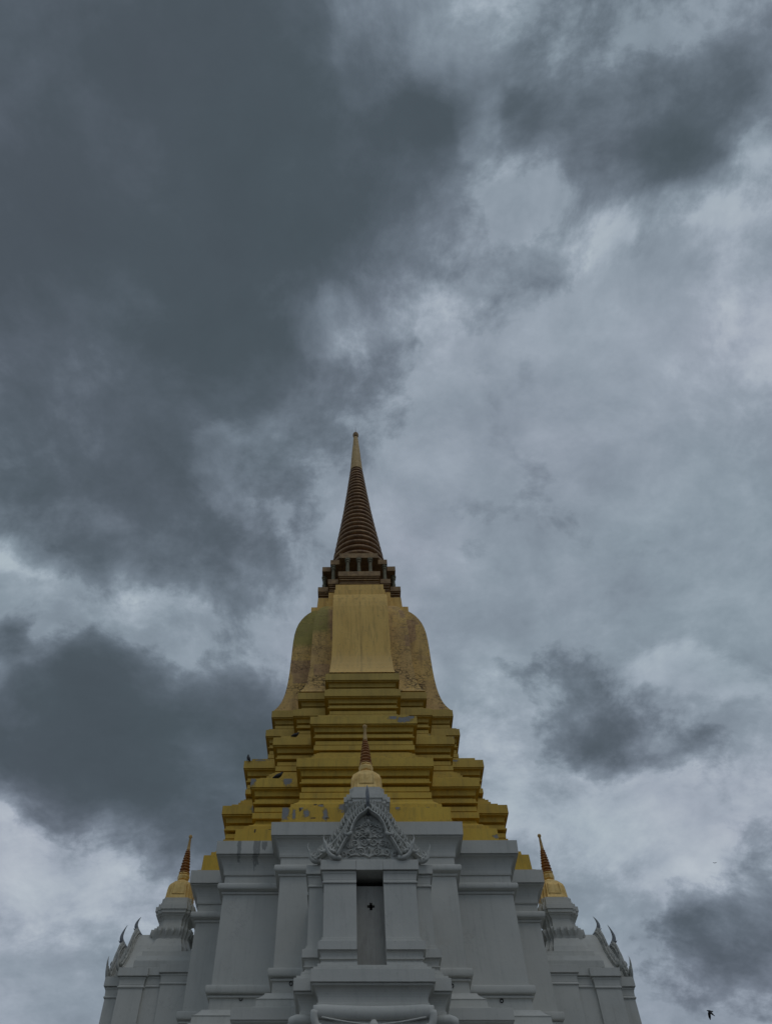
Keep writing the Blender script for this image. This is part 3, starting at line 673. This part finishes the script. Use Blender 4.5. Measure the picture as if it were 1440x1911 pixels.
# ---------------------------------------------------------------- pigeons
def pigeon_standing(name, loc, rz, size, label, group=None, tilt=0):
    o = empty(name, loc); o.rotation_euler = (0, math.radians(-tilt), rz); o.scale = (size,)*3
    o['label'] = label; o['category'] = 'bird'
    o['group'] = 'pigeons around the tower'
    bm = bmesh.new()
    # local +x is forward; upright perching body, one continuous surface from tail to beak
    pts = [(-.17, 0, .035), (-.10, 0, .075), (-.04, 0, .11), (.02, 0, .145), (.06, 0, .185), (.08, 0, .225), (.095, 0, .25), (.115, 0, .252), (.14, 0, .247)]
    tube(bm, pts, [.014, .040, .062, .066, .050, .031, .030, .018, .004], 12, flat=.95, flat_axis=Vector((0, 1, 0)))
    for s in (-1, 1): tube(bm, [(.0, s*.022, .09), (.005, s*.022, .03), (.0, s*.022, 0), (.03, s*.022, .002)], [.012, .006, .006, .004], 6)
    link('body', bm, M_BIRD, o, True)
    for s in (-1, 1):
        bm = bmesh.new(); tube(bm, [(.05, s*.056, .16), (0, s*.066, .125), (-.08, s*.05, .085), (-.16, s*.016, .045)], [.012, .034, .028, .004], 8, flat=.35)
        link('wing', bm, M_BIRD, o, True)
    return o
def feet_at(X, Y, y0): p = on_y(X, Y, y0); return p
p = feet_at(551.5, 1378, -3.6); pigeon_standing('pigeon', (p.x, -3.655, 19.548), math.radians(20), 1.15, 'dark pigeon perched on the second gold ledge left of the small front spire')
p = feet_at(461, 1419, -2.05); pigeon_standing('pigeon', (p.x, -2.085, 19.548), math.radians(150), 1.1, 'dark pigeon perched upright on the outer left edge of the gold tiers, against the sky', tilt=30)
def pigeon_flying(name, loc, rot, size, label, wing_up, fold):
    o = empty(name, loc); o.rotation_euler = rot; o.scale = (size,)*3
    o['label'] = label; o['category'] = 'bird'
    if name == 'pigeon': o['group'] = 'pigeons around the tower'
    bm = bmesh.new()
    tube(bm, [(-.20, 0, 0), (-.15, 0, .002), (-.08, 0, .0), (0, 0, 0), (.06, 0, .008), (.10, 0, .015), (.125, 0, .018), (.15, 0, .012), (.168, 0, .008)], [.030, .028, .036, .052, .042, .028, .027, .014, .003], 12)
    link('body', bm, M_BIRD, o, True)
    for s in (-1, 1):
        bm = bmesh.new(); h = wing_up if s < 0 else fold
        lead = [(.06, .03, 0), (.09, .14, h*.12), (.05, .26, h*.26), (-.06, .38, h*.36)]
        trail = [(-.07, .03, -.004), (-.08, .13, h*.11), (-.09, .24, h*.24), (-.09, .37, h*.35)]
        tl = [bm.verts.new((x, s*y, z+.007)) for x, y, z in lead]; tt = [bm.verts.new((x, s*y, z+.003)) for x, y, z in trail]
        bl = [bm.verts.new((x, s*y, z-.005)) for x, y, z in lead]; bt = [bm.verts.new((x, s*y, z-.003)) for x, y, z in trail]
        for i in range(3):
            bm.faces.new((tl[i], tl[i+1], tt[i+1], tt[i])); bm.faces.new((bl[i], bt[i], bt[i+1], bl[i+1]))
            bm.faces.new((tl[i], bl[i], bl[i+1], tl[i+1])); bm.faces.new((tt[i], tt[i+1], bt[i+1], bt[i]))
        bm.faces.new((tl[0], tt[0], bt[0], bl[0])); bm.faces.new((tl[3], bl[3], bt[3], tt[3]))
        link('wing', bm, M_BIRD, o, True)
    return o
p = feet_at(520, 1451, -4.2); pigeon_standing('pigeon', (p.x, -4.27, 17.198), math.radians(12), 1.3, 'dark pigeon crouching on the third gold ledge beside a grey peeled patch')
d = pix_ray(1323, 1887); q = CP+d*27
pigeon_flying('pigeon', q, (math.radians(0), math.radians(-4), math.radians(183)), .46, 'dark pigeon flying in the lower right sky', -.9, -1.1)
d = pix_ray(1333, 1610.5); q = CP+d*120
pigeon_flying('swift', q, (math.radians(5), 0, math.radians(80)), .7, 'tiny far bird high in the sky above the flying pigeon', .25, .25)
